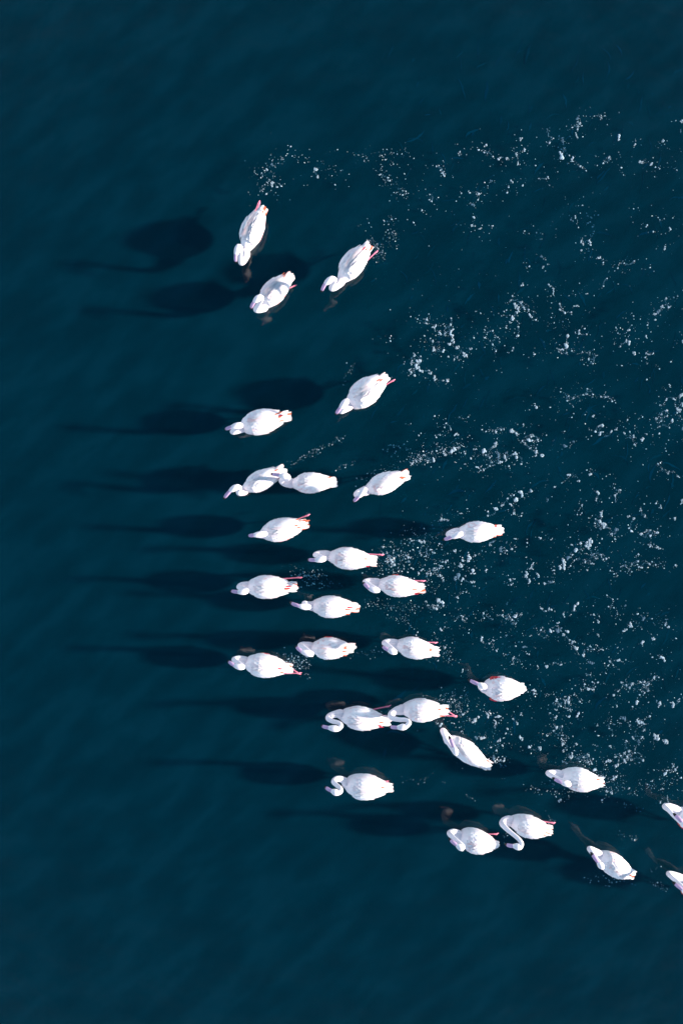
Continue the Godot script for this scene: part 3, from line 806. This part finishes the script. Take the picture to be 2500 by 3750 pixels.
# where the larger foam clumps drift: [x, y, units per map unit, [[x, y, half width, half depth], ...]]
func foam_sheets() -> Array:
	return [
		[900.0, 400.0, 1.96, [[187,394,14], [151,430,10,15], [497,429,14], [515,485,10,18], [188,540,9,20], [224,558,9], [254,551,9], [640,541,9], [147,608,9], [120,473,7], [108,490,7], [322,268,9], [657,290,6], [1000,362,8], [1058,393,7], [966,467,7], [1018,492,9], [1032,513,8], [1123,616,9], [1147,590,7], [1124,586,6], [1137,463,7], [1119,320,6], [1418,468,15], [1395,438,7], [1366,409,7], [1384,404,6], [1315,650,8], [1332,661,8], [1318,611,6], [1262,726,8], [1202,812,9], [1534,306,9], [1533,328,6], [1545,603,7], [1045,790,9], [882,816,6]]],
		[1700.0, 400.0, 1.96, [[405,212,12], [155,259,10], [100,291,9], [140,308,9], [252,349,13], [304,355,12], [375,327,10,18], [428,298,11], [381,388,7,14], [203,340,7], [508,404,8], [594,149,11], [635,209,8], [606,240,10], [702,222,9,30], [694,335,22,28], [751,330,8], [770,361,9,20], [712,280,7,12], [811,60,11], [829,107,10,17], [812,136,8,22], [802,188,8,25], [771,131,8], [930,48,6], [979,58,6], [1005,47,7], [1107,200,12,32], [829,409,9], [871,440,7], [1035,347,9,14], [1046,358,6], [994,387,8], [1123,419,9], [1221,254,8,13], [1265,380,28,13], [1338,393,18,10], [1368,415,8], [1397,423,10], [1423,227,9,15], [1548,155,9,16], [1553,84,14], [1521,437,6], [186,520,14], [335,513,10,15], [417,545,10], [315,560,8], [305,598,8], [104,604,11], [96,650,9], [59,690,13], [32,592,8,12], [65,772,10], [51,833,8,13], [110,857,15,8], [199,837,9], [597,485,8], [534,498,10,5], [845,691,10,6], [766,793,12], [794,774,7,11], [815,849,7], [516,885,8], [430,874,7], [845,957,12,16], [897,955,12,18], [838,1015,11,7], [548,1055,10,15], [563,1135,8,11], [464,1128,9], [967,1064,11], [994,1100,8], [1144,1105,8], [1217,1089,8], [1307,834,11], [1353,878,9], [1470,858,9,13], [1433,998,16], [1212,713,6], [1388,776,6], [1493,780,6], [1098,1141,7], [1330,1136,9,6]]],
		[1400.0, 1000.0, 2.613, [[340,880,26,60], [375,945,22,18], [278,860,10,28], [265,935,13,26], [310,980,15], [302,775,15], [364,797,9], [660,560,16,40], [668,635,22,35], [650,497,14,18], [602,522,9,22], [598,580,9,25], [545,575,18], [494,510,22,18], [655,432,11], [425,440,14], [416,480,12], [335,440,9], [442,391,9], [495,733,18,24], [582,748,14,22], [627,803,10,14], [718,716,18,20], [784,780,16,28], [843,724,20,10], [628,682,16], [546,726,14,8], [496,995,18,28], [575,1030,16,10], [621,1027,20], [457,957,14], [443,931,12], [400,600,11], [457,625,10], [480,655,13], [1272,315,22,32], [1288,365,20], [1325,285,11,20], [1354,335,12,26], [1396,350,11], [1408,397,16,23], [1427,424,9], [1463,447,11], [1248,435,18,24], [1219,470,15,11], [1184,516,12,15], [1297,514,12], [1293,601,20,18], [1052,552,12], [974,543,13,10], [975,618,12], [873,618,12], [1052,683,12], [1082,748,11], [1235,744,14,9], [1248,715,11,6], [1221,263,14,11], [1339,107,13,18], [1241,222,8,14], [1160,367,9], [1185,422,9], [1101,614,9], [937,384,9], [685,826,11], [1463,1280,18], [70,622,9], [75,650,9], [1450,777,12], [269,416,8]]],
		[1900.0, 1000.0, 2.613, [[323,155,11,17], [325,200,8,20], [290,118,14], [388,295,11,14], [389,351,13,17], [437,381,15], [545,315,28,13], [497,373,12], [645,203,13], [804,125,11], [838,51,12,8], [575,97,9], [461,599,18], [571,567,16,18], [625,531,12], [449,690,33,25], [395,735,28,10], [365,722,14,8], [334,475,9], [417,463,9], [306,424,9], [453,765,9], [500,745,9], [601,755,8], [662,826,11], [737,787,16,9], [673,764,8], [644,585,10], [1371,320,22,16], [1433,324,13,15], [1328,368,20,28], [1295,390,22,12], [1404,243,9,16], [1478,232,10,12], [1302,447,10], [1048,548,14,18], [1225,497,11], [1042,663,27,22], [965,702,12], [1094,767,22,20], [1230,773,24,9], [1204,807,12], [1280,769,11], [1213,608,18,12], [1092,410,9], [1075,498,8], [942,575,9], [923,521,9], [1221,1017,13,10], [1440,1080,11,16], [702,867,9], [980,885,10], [1340,916,10], [1450,848,9], [1546,1165,22], [1480,1203,16], [1406,1209,13], [1343,1263,9], [650,1107,10], [647,1158,12,8], [704,1161,10], [780,1182,11], [822,1186,10], [850,1182,9], [518,1197,8,16], [458,1222,12], [471,1177,9], [394,1137,8], [888,1227,12,8], [294,1285,10], [1560,655,14], [1518,1297,18], [609,1166,8], [1558,1258,12,28]]],
		[1400.0, 1500.0, 2.613, [[700,236,26,14], [650,190,11,14], [592,170,11], [607,131,10], [496,62,10], [668,395,26,35], [590,415,12,38], [715,365,16], [490,485,18], [431,497,14], [360,480,10,24], [320,490,18,10], [278,510,16], [400,433,14,8], [515,395,11], [784,411,16], [843,466,16,13], [885,380,16,10], [970,400,30,28], [985,435,12], [1025,458,17,12], [1103,440,16,45], [1170,460,30,26], [1267,435,22,28], [1120,505,20,16], [1085,330,20], [1058,357,13], [1185,412,12], [1243,210,36,22], [1290,243,15], [1083,211,14], [1132,192,9,15], [1160,188,9,12], [950,192,10], [988,210,10], [1410,285,24,20], [1425,250,18], [1462,410,18,38], [1525,437,28,20], [1485,290,14,18], [1347,142,13], [1335,300,11], [1360,325,10,16], [1410,370,13,8], [1206,543,11], [1325,521,12], [908,555,14], [966,571,15,12], [1025,539,12], [1068,530,10], [788,523,14,10], [936,580,10,6], [1088,950,24,20], [1145,917,26,11], [1193,851,12], [1275,860,28,26], [1320,800,24,34], [1243,815,16], [1228,915,24,16], [1417,773,16], [1255,990,16], [1006,975,11], [1005,1016,11], [750,992,20,9], [808,948,11,7], [577,1047,22,18], [622,1060,16,14], [1050,1270,28,14], [1030,1298,18,10], [380,1268,30,16], [285,1255,20], [1185,1270,11,18], [1265,1240,14], [1325,1018,12], [820,70,8], [735,72,8], [348,248,9], [513,264,9], [548,243,8], [270,135,8]]],
		[1900.0, 1500.0, 2.613, [[782,148,30,20], [727,210,15,17], [778,230,16,24], [884,208,16,12], [927,180,11,15], [1006,225,11,18], [1057,212,11], [1095,258,13,16], [1173,279,17,24], [1215,232,11,15], [1106,337,13,10], [438,355,20], [519,309,12,14], [707,62,11,14], [520,38,9], [502,74,8], [1036,98,11], [1311,80,13], [1356,113,15,12], [1335,163,14,10], [1462,108,20,17], [1435,172,12], [1362,44,10], [1415,60,12], [1530,12,20], [1410,10,16], [1560,180,16], [1338,229,11], [1178,70,9], [432,208,9], [259,245,9], [480,625,17,23], [678,620,22,18], [569,680,13], [645,579,9], [407,702,9], [340,737,14,9], [109,773,16], [267,865,11,22], [752,800,20,17], [735,860,11,18], [915,822,12,17], [920,865,10,22], [961,767,12,15], [909,748,10], [599,916,10,16], [783,995,18,33], [795,1090,40,30], [770,1140,20,22], [825,1115,16,26], [925,1163,22], [881,1192,13,10], [680,1250,22,26], [660,1290,28,24], [501,1290,14], [580,1277,16], [200,1228,15,12], [310,1241,15,9], [75,1274,12,9], [916,1240,12,14], [791,1236,11], [1060,1147,17,20], [1160,1190,16,18], [1095,1045,18,11], [1042,1022,23,12], [1200,1021,16], [1160,959,13], [1195,902,9], [1306,898,12], [1355,930,10,20], [1490,1045,14,22], [1555,880,16,22], [1215,1160,13,10], [1253,1154,11,8], [1316,1175,15], [1255,1212,15], [1245,1298,18,10], [1425,605,11,18], [1521,640,14,12], [1365,573,11], [1326,518,11], [728,1046,13,9], [721,1088,11], [831,638,9], [1211,377,9,6], [1404,397,10,7], [554,1005,8], [598,990,8,13]]],
		[1400.0, 2000.0, 2.613, [[690,42,18,16], [825,105,24,45], [745,190,26], [870,245,18,40], [710,300,30,34], [860,345,34,14], [765,320,12,24], [550,285,30,14], [490,224,18], [430,260,16,11], [458,270,14], [560,192,20,11], [430,50,9,50], [410,97,16,10], [490,64,17,9], [765,135,14], [1128,25,16,34], [1185,42,11], [1230,28,14], [887,88,11], [950,45,11], [990,235,14,20], [1215,322,12,26], [1235,366,14], [1255,315,14,8], [555,530,38,22], [515,600,18,15], [485,580,10,26], [580,571,11], [527,570,16,9], [433,568,13,8], [345,579,11], [765,690,15,22], [750,665,10], [804,695,9], [1143,663,15], [1272,665,20,22], [1328,652,13], [1237,704,12], [1270,745,8,15], [1215,675,10,14], [963,642,12], [971,690,10], [1050,702,9], [1178,695,9], [1185,857,14], [950,900,16,26], [1065,902,13,9], [1018,932,10], [1088,997,13,17], [1246,1075,13,16], [1272,957,10], [1236,1131,8], [1330,1130,8], [1393,1035,14], [1355,967,24,16], [1413,857,10,13], [1515,803,10,13], [1483,1153,10,18], [560,798,14,12], [594,773,8], [335,825,11], [321,853,10], [530,1097,11], [637,1086,11,15], [762,1196,13,14], [597,968,10], [717,491,13], [765,450,11,7], [800,440,10], [822,831,9], [690,718,8], [240,100,14], [85,140,24], [110,170,20], [60,95,18]]],
		[1900.0, 2000.0, 2.613, [[425,165,26,55], [395,200,18,28], [470,110,22,22], [510,85,18,10], [545,35,20,28], [650,15,30,20], [180,280,10,24], [240,358,18,13], [298,342,28,14], [328,341,11,6], [330,231,18,8], [630,142,10,20], [690,88,15,11], [700,169,20,10], [738,118,17,7], [833,115,13], [802,129,11], [651,226,13], [490,190,9], [525,138,9,12], [780,80,10], [1018,184,13], [984,191,15,10], [1078,172,14], [1160,202,22,12], [1135,80,15,12], [1137,145,11], [1130,177,9], [1243,172,13,10], [1302,180,10], [1268,149,12,9], [1325,15,26,15], [1255,5,16,11], [1384,212,9], [1502,186,14], [1077,244,10,7], [905,266,10], [869,235,10], [540,575,22,27], [425,655,11,28], [295,608,22,15], [210,598,16,20], [253,622,11], [375,730,13], [378,805,25,23], [300,810,26,17], [455,815,22,16], [420,847,24,18], [480,897,10], [507,925,13,16], [545,975,22,26], [530,915,8,13], [612,1040,13,24], [683,1117,34,16], [714,657,14], [753,718,12,18], [758,852,13,22], [683,958,9,16], [653,991,11,7], [715,989,12,8], [800,994,10], [778,988,8], [1058,755,20,33], [1078,768,13], [1005,808,17,24], [1187,695,22,17], [1130,650,12], [1285,885,19,23], [1181,930,20,22], [1405,703,15,10], [1400,748,11,17], [1422,775,14,18], [1365,1070,30,20], [1385,1085,16,18], [1271,1064,11], [1497,883,12,9], [1015,572,13], [937,652,9], [894,509,10], [852,580,9], [902,589,9], [838,470,9], [1268,695,9], [945,1095,22,13], [865,1105,9,15], [940,974,13,7], [848,1145,11,8], [898,1140,10], [1018,1087,9], [262,1150,19,22], [398,1131,13], [638,1223,11], [678,1232,8], [827,1217,8], [1290,1257,13,17], [1332,1256,9], [325,1118,9], [235,880,8], [207,802,9,11]]],
		[1900.0, 2000.0, 2.613, [[118,205,13,28], [72,272,25,28], [93,335,15,38], [130,165,9,16]]],
		[1500.0, 2450.0, 2.613, [[295,543,18], [265,522,10], [618,500,30,22], [740,440,14,34], [655,460,22,14], [850,460,38,16], [815,510,12,36], [812,555,11,18], [635,660,16,24], [690,660,30,16], [715,655,12,24], [852,683,26,13], [926,570,14], [919,617,16,12], [1025,520,10,20], [773,750,12], [826,780,12], [858,875,14,11], [900,875,16,24], [805,845,18,24], [885,730,11,16], [985,478,13], [513,430,14,20], [495,596,14,8]]],
		[1900.0, 2450.0, 2.613, [[475,295,22,28], [440,300,14], [357,299,16,17], [490,395,10,24], [468,452,20,14], [558,440,19], [350,465,22,14], [350,390,20,9], [398,357,10], [290,424,16,8], [350,560,16], [328,592,16,9], [410,550,12], [413,635,14,8], [405,672,9,18], [418,715,16,20], [97,748,17,22], [195,760,16,24], [240,685,8], [265,635,12,14], [420,782,16,14], [455,776,9], [500,835,18,30], [430,890,26,16], [545,720,11,18], [612,845,12], [578,886,11], [560,862,14,8], [660,825,10,18], [743,741,14,7], [869,742,16,13], [850,885,46,14], [935,920,20], [918,837,14,17], [965,832,15,11], [1010,880,16,20], [1037,853,16,18], [1007,808,14], [1050,785,15,11], [1075,873,13], [1105,801,10], [1145,897,12], [1184,875,14], [695,905,13,17], [652,893,15,12], [705,861,11], [1125,325,19,32], [1082,361,11], [936,358,11,14], [988,467,22,18], [1135,498,14,32], [1168,510,14,21], [1058,538,13], [1247,454,11,13], [1198,527,9], [1195,585,9,13], [1085,660,16], [1174,656,16], [1145,705,13,28], [1020,692,15], [1308,650,30,45], [1398,692,32,22], [1343,337,22,28], [1462,335,22,34], [1313,303,10], [1527,297,13,16], [1232,150,12,20], [1197,121,15,12], [1187,149,11], [1160,126,13], [1080,145,18,12], [1027,159,16,11], [1057,176,11], [980,127,18,10], [1290,82,14,20], [1332,80,10], [1230,207,10,13], [1197,231,11], [1150,248,11], [905,251,13,17], [943,214,11], [680,193,30,17], [727,171,9], [752,125,13], [697,124,8,11], [622,150,13], [590,197,10,16], [901,530,18,9], [746,538,11,14], [754,638,12], [890,638,9], [875,502,8], [858,569,10], [578,312,12], [525,243,10,16], [140,215,20,30], [17,428,12,20], [15,660,18,26], [1400,1003,24,18], [1412,973,12], [1541,1048,15,18], [1495,965,11,20], [1470,922,11,16], [1287,967,10,7], [880,1185,13,17], [838,1172,14,10], [793,1255,11,12], [390,1260,22,15], [187,1155,16,14], [328,1110,13,17], [351,1222,9,12], [1050,1143,12], [1350,1277,13], [1420,1245,7,40], [720,960,28,18], [800,1030,30,14], [910,1040,28,18], [1365,1150,14]]],
	]


# faint strands of fine bubbles drawn out below the surface behind the flock
func make_streaks() -> void:
	var rr := RandomNumberGenerator.new()
	rr.seed = 31
	var verts := PackedVector3Array()
	var nor := PackedVector3Array()
	var cols := PackedColorArray()
	var idx := PackedInt32Array()
	for k in 520:
		var p := Vector2(rr.randf_range(1350, 2540), rr.randf_range(150, 2800))
		var a := deg_to_rad(rr.randf_range(-95, -25))
		var ln := rr.randf_range(14, 90)
		var wd := rr.randf_range(1.0, 6.0)
		var bend := rr.randf_range(-0.9, 0.9)
		var g := rr.randf_range(0.3, 1.0)
		var col := Color(0.0003, 0.0208, 0.0375).lerp(Color(0.0006, 0.030, 0.060), g * g * g)
		var steps := 9
		var i0 := verts.size()
		for i in steps + 1:
			var u := float(i) / steps
			p += Vector2(cos(a), sin(a)) * ln / steps
			a += bend / steps + rr.randf_range(-0.3, 0.3)
			var w := wd * sin(PI * clampf(u, 0.03, 0.97)) * rr.randf_range(0.5, 1.2)
			var side := Vector2(-sin(a), cos(a)) * w
			for e in [-1.0, 0.0, 1.0]:
				var v := at(p.x + side.x * e, p.y + side.y * e, 0.0)
				v.y = -0.2165 if e == 0.0 else -0.2185
				verts.append(v)
				nor.append(Vector3.UP)
				cols.append(col)
			if i > 0:
				for e in 2:
					var b := i0 + (i - 1) * 3 + e
					idx.append_array([b, b + 3, b + 1, b + 1, b + 3, b + 4])
	var arr := []
	arr.resize(Mesh.ARRAY_MAX)
	arr[Mesh.ARRAY_VERTEX] = verts
	arr[Mesh.ARRAY_NORMAL] = nor
	arr[Mesh.ARRAY_COLOR] = cols
	arr[Mesh.ARRAY_INDEX] = idx
	var mesh := ArrayMesh.new()
	mesh.add_surface_from_arrays(Mesh.PRIMITIVE_TRIANGLES, arr)
	var o := part("bubble_streaks", mesh, M.bubbles, self)
	o.set_meta("kind", "stuff")
	o.set_meta("label", "faint blue strands of fine bubbles under the water surface")
	o.set_meta("category", "bubbles")
